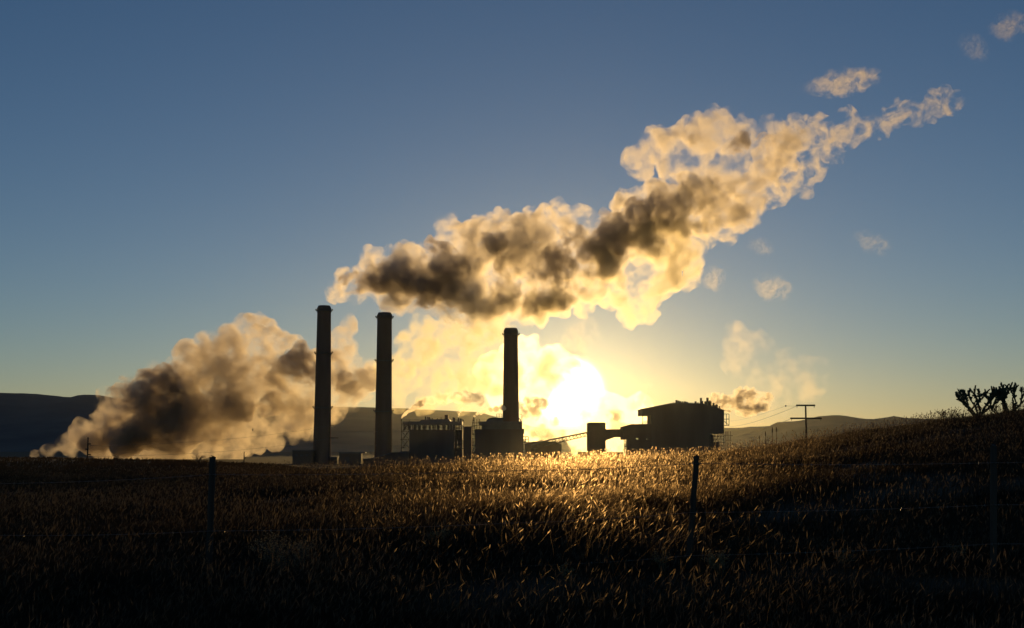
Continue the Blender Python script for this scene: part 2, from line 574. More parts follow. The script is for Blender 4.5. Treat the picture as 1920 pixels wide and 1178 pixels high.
# ------------------------------------------------------------------ chimneys
def chimney(px_b, w_b, px_t, w_t, py_t, Y, rings, label):
    base_z = -11.0
    b = P(px_b, 866, Y); t = P(px_t, py_t, Y)
    m = Y / F
    cx = b.x
    rb, rt = w_b * m / 2, w_t * m / 2
    H = t.z
    root = thing('chimney', (cx, Y, base_z), label, 'chimney', 'tall chimneys of the power station')
    prof = [(rb * 1.03, base_z)]
    for k in range(13):
        a = k / 12
        prof.append((rb + (rt - rb) * (a ** 0.85), base_z + (H - 4.5 - base_z) * a))
    MB().lathe((cx, Y), prof, 48).build('shaft', M_concrete, root, True)
    z1 = H - 4.5
    MB().lathe((cx, Y), [(rt * 0.99, z1), (rt * 1.05, z1 + 0.5), (rt * 1.05, z1 + 2.3), (rt * 0.86, z1 + 4.5), (rt * 0.74, z1 + 4.5), (rt * 0.74, z1 - 6)], 24).build('cap', M_conc_dark, root)
    for py in rings:
        z = P(px_t, py, Y).z
        a = max(0, min(1, (z - base_z) / (H - base_z)))
        r = rb + (rt - rb) * (a ** 0.85)
        ro = r + 1.0
        pl = MB().lathe((cx, Y), [(r - 0.1, z - 0.35), (ro, z - 0.15), (ro, z + 0.15), (r - 0.1, z + 0.15)], 32)
        for k in range(12):
            an = 2 * math.pi * k / 12
            c, s = math.cos(an), math.sin(an)
            pl.tube([(cx + c * (r - .1), Y + s * (r - .1), z - 1.6), (cx + c * (ro - .2), Y + s * (ro - .2), z - 0.25)], 0.12, 4)
        po = pl.build('service_platform', M_steel, root)
        rl = MB()
        for hz in (0.6, 1.2):
            ring = [(cx + ro * math.cos(2 * math.pi * k / 24), Y + ro * math.sin(2 * math.pi * k / 24), z + hz) for k in range(25)]
            rl.tube(ring, 0.07, 4, False)
        for k in range(12):
            an = 2 * math.pi * k / 12
            rl.tube([(cx + ro * math.cos(an), Y + ro * math.sin(an), z), (cx + ro * math.cos(an), Y + ro * math.sin(an), z + 1.25)], 0.07, 4)
        rl.build('railing', M_steel, root).parent = root
        r0 = root.children[-1] if root.children else None
        for an in (0.0, math.pi):
            lx = cx + (ro + 0.1) * math.cos(an)
            MB().box((lx - .35, Y - .5, z + .2), (lx + .35, Y + .5, z + 1.5)).build('beacon_box', M_steel, root)
    ld = MB()
    an = -2.2
    for sgn in (-0.35, 0.35):
        ld.tube([(cx + (rb + .4) * math.cos(an) + sgn, Y + (rb + .4) * math.sin(an), base_z + 4), (cx + (rt + .4) * math.cos(an) + sgn, Y + (rt + .4) * math.sin(an), z1)], 0.09, 4)
    ld.build('ladder', M_steel, root)
    return root


chimney(603.5, 34.5, 606.7, 25.6, 573.5, 1000, (583, 663, 765), 'tallest dark chimney, rising from beside the low flat-roofed block and its tiny annex')
chimney(718.3, 33.0, 721.8, 27.5, 586.5, 1010, (596, 677, 772), 'second-tallest dark chimney, standing between the small shed and the boiler house with the stair tower')
chimney(957.8, 33.5, 959.0, 26.0, 615.5, 1030, (628,), 'shortest chimney, close to the sun and rising behind the second boiler house')


# ------------------------------------------------------------------ buildings (pixel boxes at a distance give real positions)
def pb(mb, x0, y0, x1, y1, Y, d):
    a = P(x0, y1, Y); b = P(x1, y0, Y)
    return mb.box((a.x, Y, a.z), (b.x, Y + d, b.z))


def pp(mb, pts, Y, d):
    return mb.prism([P(x, y, Y) for x, y in pts], d)


def bar(mb, x0, y0, x1, y1, Y, w=0.35, dy=0.0):
    a = P(x0, y0, Y); b = P(x1, y1, Y)
    a.y += dy; b.y += dy
    if abs(a.x - b.x) < 0.02:
        zz = sorted((a.z, b.z)); return mb.box((a.x - w / 2, a.y - w / 2, zz[0]), (a.x + w / 2, a.y + w / 2, zz[1]))
    if abs(a.z - b.z) < 0.25:
        xx = sorted((a.x, b.x)); return mb.box((xx[0], a.y - w / 2, a.z - w / 2), (xx[1], a.y + w / 2, a.z + w / 2))
    return mb.tube([a, b], w / 2, 4)


G = -11.5   # plant floor level


def root_at(name, px, Y, label, cat, group=None):
    return thing(name, (P(px, 840, Y).x, Y, G), label, cat, group)


BOT = 872
# low block left of the first chimney
r = root_at('service_building', 567, 985, 'low flat-roofed block at the foot of the tallest chimney', 'building')
pb(MB(), 548, 845.5, 586, BOT, 985, 14).build('wall', M_clad, r)
pb(MB(), 547.2, 843.4, 586.8, 845.6, 984.6, 15).build('roof', M_roof, r)
for x0 in (553, 563, 573):
    pb(MB(), x0, 852, x0 + 5, 856, 984.7, 0.4).build('window', M_steel, r)
# small shed
r = root_at('shed', 657, 985, 'small shed with an overhanging roof between the two tallest chimneys', 'shed')
pb(MB(), 635.5, 850, 677, BOT, 985, 10).build('wall', M_clad, r)
pb(MB(), 634.5, 847.6, 684.5, 850.2, 984.5, 11).build('roof', M_roof, r)
pb(MB(), 646, 857, 655, BOT, 984.8, 0.3).build('door', M_steel, r)
r = root_at('annex', 626, 992, 'tiny low annex at the foot of the tallest chimney, facing the shed', 'building')
pb(MB(), 619, 858, 632, BOT, 992, 8).build('wall', M_clad2, r)
pb(MB(), 618.5, 856.6, 632.5, 858.2, 991.6, 9).build('roof', M_roof, r)
# low lean-to
r = root_at('ash_house', 725, 990, 'long low building with a sloping roof end at the foot of the second-tallest chimney', 'building')
pp(MB(), [(681, BOT), (681, 862), (700, 860), (735, 849.5), (767, 848.5), (767, BOT)], 990, 12).build('wall', M_clad2, r)
pp(MB(), [(680, 862), (680, 861), (700, 858.8), (735, 848.2), (767.4, 847.3), (767.4, 848.4), (735, 849.4), (700, 859.9)], 989.6, 12.8).build('roof', M_roof, r)

# boiler house beside the middle chimney
Y = 1000
r = root_at('boiler_house', 810, Y, 'boiler house with open-sided top floor and braced stair tower, next to the second-tallest chimney', 'power plant building', 'boiler houses with open steel upper floors')
pb(MB(), 768, 806, 852, BOT, Y, 34).build('wall', M_clad, r)
mb = pb(MB(), 755, 790.5, 866, 796.5, Y + 0.5, 32)
pp(mb, [(787, 790.4), (789, 787), (842, 786), (844, 790.4)], Y + 1, 28).build('roof', M_roof, r)
for x in (758, 766, 774, 779, 785, 793, 797, 805, 812, 816, 822, 830, 834, 841, 846, 851):
    bar(MB(), x, 796.4, x, 806, Y + 1, random.choice((0.7, 1.0, 1.8))).build('column', M_steel, r)
    bar(MB(), x + 2, 796.4, x + 2, 806, Y + 30, random.choice((0.5, 0.9, 1.6))).build('column', M_steel, r)
bar(MB(), 768, 801, 852, 801, Y + 0.3, 0.3).build('guard_rail', M_steel, r)
mb = MB()
for x in (752.7, 767.4):
    for dy in (0, 14):
        bar(mb, x, 788, x, BOT, Y + dy, 0.55)
for y in (795, 809, 824.5, 840, 847):
    for dy in (0, 14):
        bar(mb, 750.5 if y in (824.5,) else 752.7, y, 767.4, y, Y + dy, 0.45)
for (ya, yb) in ((795, 809), (809, 824.5), (824.5, 840)):
    bar(mb, 752.7, ya, 767.4, yb, Y, 0.3); bar(mb, 752.7, yb, 767.4, ya, Y + 14, 0.3)
    bar(mb, 756, yb, 764, ya + 2, Y + 6, 0.6)
for y in (795, 824.5, 840):
    a = P(752.7, y, Y); b = P(767.4, y, Y)
    mb.box((a.x, Y, a.z - .15), (b.x, Y + 14, a.z + .05))
mb.build('stair_tower', M_steel, r)
mb = MB()
for x in (853.5, 856.5, 859.3, 862, 865.5):
    bar(mb, x, 796, x, BOT, Y + 2, 0.55)
for y in (803, 812, 819, 827, 833, 841):
    bar(mb, 852, y, 866.5, y, Y + 3, 0.6)
pb(mb, 852, 842, 867, BOT, Y + 4, 20); pb(mb, 852, 806, 867, 825, Y + 18, 8)
for x in (855, 860.8, 864):
    bar(mb, x, 825, x, 842, Y + 20, 0.7)
mb.build('pipe_rack', M_steel, r)
for x, y, w in ((798, 781.5, .8), (802.5, 782, .8), (805.5, 782.5, .8), (811, 784, .6), (820, 784, .7), (827, 783, .5), (850, 783, 1.0), (852.5, 783.5, 1.0), (860, 784, 0.9), (864, 785, 0.9), (834.6, 785, 1.2), (870.5, 792, .4)):
    q = P(x, 791, Y + 10); t = P(x, y, Y + 10)
    MB().tube([(q.x, q.y, q.z), (t.x, t.y, t.z)], w * .6, 8).build('vent_pipe', M_steel, r)
pb(MB(), 833.5, 778, 840, 788, Y + 6, 6).build('roof_housing', M_clad2, r)
q = P(752.7, 790, Y); t = P(752.7, 785.5, Y)
MB().tube([q, t], 0.6, 8).build('steam_vent', M_steel, r)
mb = MB()
for x in (757, 763, 769, 776, 784):
    bar(mb, x, 790, x, 787.3, Y + 1, 0.15)
bar(mb, 755, 787.3, 787, 787.3, Y + 1, 0.15)
mb.build('railing', M_steel, r)
mb = MB()
for x in (846, 852, 858, 864, 869):
    bar(mb, x, 790, x, 787.3, Y + 1, 0.15)
bar(mb, 844, 787.3, 869.5, 787.3, Y + 1, 0.15); bar(mb, 869.5, 787.3, 869.5, 806, Y + 1, 0.25)
mb.build('railing', M_steel, r)

# narrow lift tower
r = root_at('lift_tower', 876, 1004, 'narrow windowless tower block standing between the two boiler houses', 'building')
pb(MB(), 868.6, 801, 884, BOT, 1004, 14).build('wall', M_clad2, r)
pb(MB(), 868, 799.8, 884.6, 801.2, 1003.6, 15).build('roof', M_roof, r)
mb = MB()
for x in (885.8, 888.8):
    bar(mb, x, 795, x, BOT, 1006, 0.5)

# second boiler house
Y = 1006
r = root_at('boiler_house', 935, Y, 'boiler house in front of the shortest chimney, with pipework looping over its roof', 'power plant building', 'boiler houses with open steel upper floors')
pb(MB(), 890.5, 805, 980, BOT, Y, 18).build('wall', M_clad, r)
mb = pb(MB(), 897.5, 790.5, 979, 797, Y + .4, 16)
pb(mb, 903, 797, 979, 804.9, Y + 3, 12)
pb(mb, 912, 786.6, 943, 790.4, Y + 2, 10)
mb.build('roof', M_roof, r)
mb = MB()
for x in (886.4, 889.2, 894, 899):
    for dy in (0, 12):
        bar(mb, x, 786, x, BOT if x < 890 else 805, Y + dy, 0.5)
for y in (793, 800, 808, 815, 822, 829, 836, 839.5, 843, 846):
    bar(mb, 885, y, 891, y, Y, 0.4)
bar(mb, 885, 793, 903, 793, Y, 0.5); bar(mb, 885, 798, 903, 798, Y + 12, 0.4)
bar(mb, 886.4, 808, 889.2, 822, Y, .25); bar(mb, 886.4, 836, 889.2, 822, Y, .25)
pb(mb, 885, 847, 891, BOT, Y + 1, 8)
mb.build('stair_tower', M_steel, r)
q = P(888.5, 790, Y); t = P(888.5, 782.5, Y)
MB().tube([q, t], 0.7, 8).build('steam_vent', M_steel, r)
mb = MB()
for dz in (0, 1.8):
    mb.tube([P(915, 791 - dz, Y + 3), P(916, 788 - dz * 1.3, Y + 3), P(919, 787 - dz * 1.3, Y + 3), P(938, 786.5 - dz * 1.3, Y + 3), P(946, 786.5 - dz * 1.3, Y + 3)], 0.55, 6)
mb.build('roof_pipe', M_steel, r)
mb = MB()
for x in (930.5, 936, 941):
    bar(mb, x, 776.5, x, 787, Y + 2, 0.3)
bar(mb, 930.5, 776.5, 943, 776.5, Y + 2, 0.3); bar(mb, 930.5, 780.5, 943, 780.5, Y + 2, 0.35)
mb.build('roof_gantry', M_steel, r)
mb = MB()
bar(mb, 974.5, 777, 978.6, 777, Y, .35); bar(mb, 978.6, 777, 978.6, 806, Y, .45)
mb.tube([P(971, 790, Y), P(974.5, 792, Y), P(976.5, 797, Y), P(977, 806, Y)], 0.7, 6)
mb.tube([P(971, 784, Y + 2), P(975, 786, Y + 2), P(977.5, 792, Y + 2), P(977.8, 806, Y + 2)], 0.45, 6)
mb.build('side_pipe', M_steel, r)
mb = pb(MB(), 979, 804, 983, 813.5, Y, 12)
pb(mb, 979.9, 813.6, 981.6, BOT, Y + 1, 10)
for x0, y0, x1, y1 in ((981.5, 819, 991, 819), (981.5, 829.5, 995, 829.5), (991, 819, 991, 829.5), (985, 819, 985, 829.5), (984, 829.5, 984, 860), (981.5, 824, 991, 824), (988, 829.5, 988, 860)):
    bar(mb, x0, y0, x1, y1, Y + 3, 0.5)
mb.build('side_platform', M_steel, r)

# far low hall in the glare
r = root_at('coal_hall', 1020, 1300, 'long low dark hall in the glare beneath the lower end of the conveyor', 'building')
pp(MB(), [(985, 866), (985, 833), (1000, 829), (1040, 829), (1051, 834), (1051, 866)], 1300, 30).build('wall', M_clad2, r)
pp(MB(), [(984, 833.2), (984, 832), (1000, 827.8), (1040, 827.8), (1052, 833), (1052, 834.2), (1040, 828.9), (1000, 828.9)], 1299.5, 31).build('roof', M_roof, r)

# conveyor
Yc = 1020
r = root_at('conveyor', 1065, Yc, 'inclined truss conveyor gallery climbing to the square transfer tower', 'conveyor')
mb = pp(MB(), [(996, 836), (996, 833.5), (1029, 824), (1102, 809.6), (1102, 812.4), (1029, 827)], Yc, 4)
mb.build('gallery_roof', M_roof, r)
mb = MB()
for dy in (0.2, 3.6):
    a, b = P(996, 842, Yc), P(1102, 817.3, Yc)
    a.y += dy; b.y += dy
    mb.tube([a, b], 0.3, 4)
    n = 16
    for i in range(n):
        t0, t1 = i / n, (i + 1) / n
        xl, xr = 996 + 106 * t0, 996 + 106 * t1
        lo = lambda t: 842 + (817.3 - 842) * t
        hi = lambda t: 835.5 + (811.5 - 835.5) * t
        A = P(xl, lo(t0), Yc); B = P(xr, hi(t1), Yc); A.y += dy; B.y += dy
        mb.tube([A, B], 0.16, 4)
        A2 = P(xl, hi(t0), Yc); A2.y += dy
        mb.tube([A, A2], 0.14, 4)
mb.build('truss', M_steel, r)
for x, y in ((1003, 840), (1052, 829)):
    mb = MB()
    for dy in (0.3, 3.5):
        bar(mb, x, y, x - 2, BOT, Yc + dy, 0.4); bar(mb, x, y, x + 2, BOT, Yc + dy, 0.4)
    a = P(x, y + 1, Yc)
    mb.box((a.x - .3, Yc, a.z - .3), (a.x + .3, Yc + 3.8, a.z + .3))
    mb.build('trestle', M_steel, r)

# transfer tower and its low plinth
Y = 1018
r = root_at('transfer_tower', 1119, Y, 'plain square tower with rounded top corners at the upper end of the conveyor', 'tower')
pp(MB(), [(1102, BOT), (1102, 794.5), (1102.8, 793), (1104.5, 792.2), (1133, 792.2), (1135, 793), (1135.7, 794.5), (1135.7, BOT)], Y, 14).build('wall', M_clad2, r)
pb(MB(), 1085, 847.5, 1101.9, BOT, Y + 1, 10).build('plinth', M_clad, r)
pb(MB(), 1135.8, 848, 1168.6, BOT, Y + 1, 10).build('plinth', M_clad, r)
r = root_at('gallery_bridge', 1152, Y, 'enclosed bridge joining the square tower to the large power house', 'bridge')
pp(MB(), [(1135.8, 826), (1135.8, 806), (1168.8, 806), (1168.8, 819.8), (1153, 820)], Y + 2, 8).build('gallery', M_clad2, r)
pb(MB(), 1135.8, 805, 1168.8, 806.1, Y + 1.6, 9).build('roof', M_roof, r)

# large power house
Y = 1015
r = root_at('power_house', 1280, Y, 'large windowless power house with sloping roof, row of vents and an open bay', 'power plant building')
mb = pp(MB(), [(1204.3, 778.7), (1204.3, 767.6), (1257, 757.2), (1272, 756.2), (1320, 758), (1357.7, 770), (1357.7, 813), (1330.5, 813), (1330.5, BOT), (1222.4, BOT), (1222.4, 778.7)], Y, 36)
mb.build('wall', M_clad, r)
pp(MB(), [(1203.4, 767.9), (1203.4, 766.7), (1257, 756.1), (1272, 755.1), (1320, 756.9), (1358.6, 769), (1358.6, 770.2), (1320, 757.9), (1272, 756.1), (1257, 757.1)], Y - .5, 37).build('roof', M_roof, r)
for x in (1205, 1216.5, 1221.5):
    for dy in (0.5, 30):
        bar(MB(), x, 778.6, x, 796, Y + dy, 0.55).build('bay_post', M_steel, r)
mb = pp(MB(), [(1169, 824.5), (1169, 800), (1185, 795.3), (1222.3, 795.3), (1222.3, 821.4), (1176, 821.4), (1176, 824.5)], Y + 1, 30)
pb(mb, 1176, 821.5, 1192.3, 824.4, Y + 1, 6)
pb(mb, 1197, 821.5, 1211.4, 824.4, Y + 1, 6)
pb(mb, 1215.5, 821.5, 1222.3, 824.4, Y + 1, 6)
pb(mb, 1176, 824.5, 1222.3, BOT, Y + 1, 6)
mb.build('side_wing', M_clad2, r)
mb = MB()
bar(mb, 1170.4, 824.5, 1170.4, 850, Y + 2, 0.6); bar(mb, 1174.6, 824.5, 1174.6, 850, Y + 2, .35); bar(mb, 1170.4, 837, 1176, 837, Y + 2, .4)
mb.build('wing_post', M_steel, r)
mb = MB()
for x in (1331.5, 1335, 1340.5, 1346, 1352, 1357.4):
    for dy in (0.5, 18, 34):
        bar(mb, x, 813, x, BOT, Y + dy, 0.5)
for y in (818, 823.5, 829.5, 835.5, 841, 846):
    for dy in (0.5, 18, 34):
        bar(mb, 1330.5, y, 1357.7, y, Y + dy, 0.45)
for i, x in enumerate((1331.5, 1340.5, 1346)):
    bar(mb, x, 829.5, x + 6, 818, Y + 18, .4)
for y in (818, 829.5, 841):
    for x in (1331.5, 1346, 1357.4):
        a = P(x, y, Y)
        mb.box((a.x - .2, Y + .5, a.z - .2), (a.x + .2, Y + 34, a.z + .2))
mb.build('open_steel_frame', M_steel, r)
pb(MB(), 1330.6, 815, 1338, 850, Y + 20, 6).build('hopper', M_steel, r)
pb(MB(), 1341, 829, 1349, 850, Y + 21, 6).build('hopper', M_steel, r)
mb = MB()
for x in (1360.4, 1363, 1365.2, 1370):
    bar(mb, x, 809, x, BOT, Y + 5, 0.4)
for x0, y0, x1, y1 in ((1358, 776.5, 1367, 776.5), (1358, 798, 1367, 798), (1367, 776.5, 1367, 798), (1358, 786, 1367, 786), (1362, 776.5, 1362, 798), (1358, 817, 1374, 817), (1360, 826, 1371, 826), (1358, 790, 1367, 798)):
    bar(mb, x0, y0, x1, y1, Y + 5, 0.45)
mb.build('side_gantry', M_steel, r)
for x, y, w in ((1268.5, 751.5, 1.2), (1272.5, 752.5, 1.0), (1276, 753.5, 1.0), (1280, 754, .9), (1284.5, 754, 1.3), (1288.5, 755, 1.1), (1295, 757, 1.4), (1304.3, 754, 1.1), (1314.3, 747.5, 1.2), (1326.5, 747, 1.3), (1317.5, 753, .7), (1309, 756, .7), (1331, 752, 0.6), (1338, 757, 1.0), (1344, 760, 1.2), (1349, 763, .8)):
    q = P(x, 764 if x < 1330 else 769, Y + 8); t = P(x, y, Y + 8)
    MB().tube([q, t + Vector((0, 0, .5))], w * .75, 8).build('vent_pipe', M_steel, r)
mb = pb(MB(), 1323, 752.5, 1334, 762, Y + 10, 8)
pb(mb, 1336, 759.5, 1342, 765, Y + 10, 8)
mb.build('roof_housing', M_clad2, r)
mb = MB()
for x in range(1262, 1322, 6):
    bar(mb, x, 754.6, x, 757.5, Y + .4, 0.14)
bar(mb, 1262, 754.6, 1318, 755.3, Y + .4, 0.14)
mb.build('railing', M_steel, r)

# ------------------------------------------------------------------ poles and lines
def pole(px, py_top, Y, arms, label, w=0.32, cat='utility pole', group=None):
    top = P(px, py_top, Y)
    base = gz(top.x, Y) - 0.5
    r = thing('utility_pole', (top.x, Y, base), label, cat, group)
    MB().tube([(top.x, Y, base), (top.x, Y, top.z)], [w * 0.65, w * 0.45], 10).build('pole', M_wood, r)
    for (xa, xb, y) in arms:
        a, b = P(xa, y, Y), P(xb, y, Y)
        o = MB().box((a.x, Y - w * .6, a.z - w * .45), (b.x, Y + w * .6, a.z + w * .45)).build('crossarm', M_wood, r)
        ins = MB()
        for t in (0.04, 0.5, 0.96):
            x = a.x + (b.x - a.x) * t
            ins.tube([(x, Y, a.z - w * .45), (x, Y, a.z - w * .45 - 0.5)], [0.1, 0.06], 6)
        io = mesh_np('insulator', ins.v, ins.f, M_cable, o)
        io.data.transform(Matrix.Translation(-Vector(r.location)))
    return r


pole(1510.5, 759.5, 400, ((1493, 1528, 760.3), (1482, 1540.5, 784.6)), 'power pole with two full-width crossarms standing beyond the grassy hill', 0.55, 'power pole')
pole(165.2, 820, 600, ((164.5, 170, 832.5), (160.5, 166, 842.5), (164.5, 170, 852.5)), 'tallest staggered-arm pole, in front of the tip of the low broad plume', 0.6, 'power pole', 'poles with staggered arms')
pole(457.8, 847, 880, ((457.3, 461.5, 858.5), (453.5, 458, 867)), 'small far staggered-arm pole between the thickest fence post and the flat-roofed block', 0.7, 'power pole', 'poles with staggered arms')
pole(618, 775, 940, ((618, 625.5, 797.5), (618, 634, 821.3)), 'pole whose two arms stick out from behind the tallest chimney', 0.6, 'power pole')


def cable(pts, rad, label):
    o = MB()
    o.tube(pts, rad, 5)
    q = o.build('power_line', M_cable, None, origin=pts[0])
    tag(q, label, 'power line', 'overhead power lines')


def sag(a, b, s, n=14):
    return [a.lerp(b, i / n) + Vector((0, 0, -s * 4 * (i / n) * (1 - i / n))) for i in range(n + 1)]


cable(sag(P(624, 808, 940), P(760, 806, 1050), 0.9), 0.11, 'upper overhead cable crossing behind the second-tallest chimney towards the boiler house')
cable(sag(P(624, 833, 940), P(760, 834, 1050), 0.6), 0.13, 'lower overhead cable crossing behind the second-tallest chimney towards the boiler house')
cable(sag(P(168, 836, 600), P(618, 798, 940), 3.0), 0.06, 'upper overhead cable in front of the low broad plume')
cable(sag(P(168, 856, 600), P(618, 822, 940), 3.0), 0.06, 'lower overhead cable in front of the low broad plume')
cable(sag(P(1366, 800, 900), P(1493, 762, 400), 1.5), 0.05, 'overhead cable from the power house to the upper arm of the crossarm pole')
cable(sag(P(1366, 822, 900), P(1482, 786, 400), 1.0), 0.05, 'overhead cable from the power house to the lower arm of the crossarm pole')

c = P(1473.3, 761.3, 420)
bm = bmesh.new(); bmesh.ops.create_icosphere(bm, subdivisions=3, radius=0.27)
me = bpy.data.meshes.new('marker_ball'); bm.to_mesh(me); bm.free()
me.materials.append(M_conc_dark)
mk = bpy.data.objects.new('marker_ball', me); COL.objects.link(mk); mk.location = c
tag(mk, 'small dark aerial marker ball on a thin cable near the crossarm pole', 'marker ball')
cable(sag(P(1366, 790, 900), P(1473.3, 761.3, 420), 1.0) + sag(P(1473.3, 761.3, 420), P(1510.5, 760.6, 400), 0.1), 0.03, 'thin cable that carries the dark marker ball')


# ------------------------------------------------------------------ barbed wire fence
FY = 16.0
fx = lambda px: P(px, 840, FY).x
f_root = thing('barbed_wire_fence', (fx(960), FY, gz(fx(960), FY)), 'barbed wire fence on weathered posts crossing the grass in the foreground', 'fence')


def fpost(px_t, py_t, px_b, py_b, w, Y=FY):
    t = P(px_t, py_t, Y); b = P(px_b, py_b, Y)
    g = gz(b.x, Y)
    d = (t - b)
    b2 = b + d * ((g - 0.15 - b.z) / d.z)
    mb = MB()
    n = 9
    pts, rd = [], []
    for i in range(n):
        a = i / (n - 1)
        q = b2.lerp(t, a) + Vector((random.uniform(-.004, .004), random.uniform(-.004, .004), 0))
        pts.append(q); rd.append(w * random.uniform(0.94, 1.06) * (1.08 - 0.1 * a))
    pts.append(t + Vector((0.004, 0, 0.008))); rd.append(w * 0.8)
    mb.tube(pts, rd, 9)
    o = mb.build('post', M_wood, f_root)
    o['label'] = 'weathered wooden fence post'
    return o


fpost(398.5, 857, 391, 1090, 0.040)
fpost(1306.5, 855, 1289, 1090, 0.034)
fpost(1863, 836, 1863, 1060, 0.040)
fpost(-520, 852, -523, 1090, 0.044)
fpost(2560, 828, 2560, 1050, 0.044)
WIRES = [
    [(-520, 912), (0, 907), (395, 890), (960, 883), (1303, 869), (1863, 868), (2560, 850)],
    [(-520, 1010), (0, 1004), (394, 996), (960, 981), (1296, 961), (1863, 947), (2560, 930)],
    [(-520, 1104), (0, 1097), (392, 1088), (960, 1062), (1291, 1042), (1863, 1020), (2560, 1010)],
]
for line in WIRES:
    wr = MB(); bb = MB()
    for (x0, y0), (x1, y1) in zip(line[:-1], line[1:]):
        a, b = P(x0, y0, FY - 0.05), P(x1, y1, FY - 0.05)
        L = (b - a).length
        n = max(4, int(L / 0.12))
        for sgn in (0, math.pi):
            pts = []
            for i in range(n + 1):
                q = a.lerp(b, i / n)
                q.z -= 0.02 * 4 * (i / n) * (1 - i / n)
                an = i * 1.9 + sgn
                pts.append(q + Vector((0, math.cos(an), math.sin(an))) * 0.0026)
            wr.tube(pts, 0.0023, 4, False)
        k = 0.06
        while k < L:
            q = a.lerp(b, k / L); t = k / L
            q.z -= 0.02 * 4 * t * (1 - t)
            for _ in range(2):
                an = random.uniform(0, math.pi)
                v = Vector((random.uniform(-.3, .3), math.cos(an), math.sin(an))).normalized() * 0.016
                bb.tube([q - v, q + v], 0.0026, 4)
            bb.tube([q - Vector((.008, 0, 0)), q + Vector((.008, 0, 0))], 0.0042, 5)
            k += 0.115
    wo = wr.build('wire', M_wire, f_root)
    bo = mesh_np('barbs', bb.v, bb.f, M_wire, wo)
    bo.data.transform(Matrix.Translation(-Vector(f_root.location)))
    tag(bo, kind='stuff')


# ------------------------------------------------------------------ cholla cacti on the hill
def cholla(px, py_base, h_px, Y, seed, label, stems=4, spread=0.5):
    rnd = random.Random(seed)
    p0 = P(px, py_base, Y)
    H = h_px / F * Y
    z0 = gz(p0.x, Y) - 0.05
    r = thing('cholla', (p0.x, Y, z0), label, 'cactus', 'cholla cacti on the hill')
    tr, jn = MB(), MB()

    def joint(mb, p, d, L, rad):
        """a knobbly joint with spine tufts"""
        e = p + d * L
        mb.tube([p, p.lerp(e, .25), p.lerp(e, .6), p.lerp(e, .9), e], [rad * .7, rad, rad * 1.05, rad * .85, rad * .3], 6)
        for _ in range(7):
            q = p.lerp(e, rnd.uniform(.1, 1))
            v = Vector((rnd.gauss(0, 1), rnd.gauss(0, 1), rnd.gauss(0, 1))).normalized()
            mb.tube([q, q + v * rad * rnd.uniform(1.6, 2.3)], [rad * .28, rad * .05], 3, False)
        return e

    def grow(p, d, lvl, scale):
        L = H * rnd.uniform(.13, .2) * scale
        e = joint(tr if lvl < 2 else jn, p, d, L, H * (.024 if lvl < 2 else .019) * (1 - .06 * lvl))
        if lvl >= 5:
            return
        n = 1 if lvl < 1 else rnd.choice((1, 2, 2))
        for _ in range(n):
            nd = (d + Vector((rnd.gauss(0, .45), rnd.gauss(0, .45), rnd.uniform(.0, .55)))).normalized()
            grow(e - d * L * .06, nd, lvl + 1, scale * rnd.uniform(.8, .95))
        if lvl >= 1:
            for _ in range(rnd.choice((2, 2, 3))):
                nd = (d * .4 + Vector((rnd.gauss(0, 1), rnd.gauss(0, 1), rnd.uniform(-.1, .6)))).normalized()
                q = p.lerp(e, rnd.uniform(.3, .95))
                joint(jn, q, nd, L * rnd.uniform(.3, .6), H * .015)

    for s in range(stems):
        a = 2 * math.pi * s / stems + rnd.uniform(-.4, .4)
        d = Vector((math.cos(a) * spread, math.sin(a) * spread * .6, 1)).normalized()
        grow(Vector((p0.x + math.cos(a) * .05, Y, z0)), d, 0, 1.0)
    tr.build('trunk', M_cactus, r)
    jn.build('joint_clusters', M_cactus, r)


cholla(1832, 768, 104, 60, 4, 'large open-branched cholla cactus on the hill, tallest of the row', 6, .7)
cholla(1893, 762, 92, 60, 12, 'dense bushy cholla cactus highest up the hill', 7, .8)
cholla(1866, 764, 34, 60, 31, 'low cholla filling the gap between the two large ones', 4, .8)
cholla(1776, 771, 40, 60, 8, 'small lone cholla standing apart, lowest down the hill', 3, .4)
cholla(1788, 771, 26, 60, 3, 'tiny cholla sprout beside the small lone one', 2, .5)
cholla(1804, 768, 26, 60, 5, 'tiny cholla sprout at the foot of the tallest cholla', 3, .6)


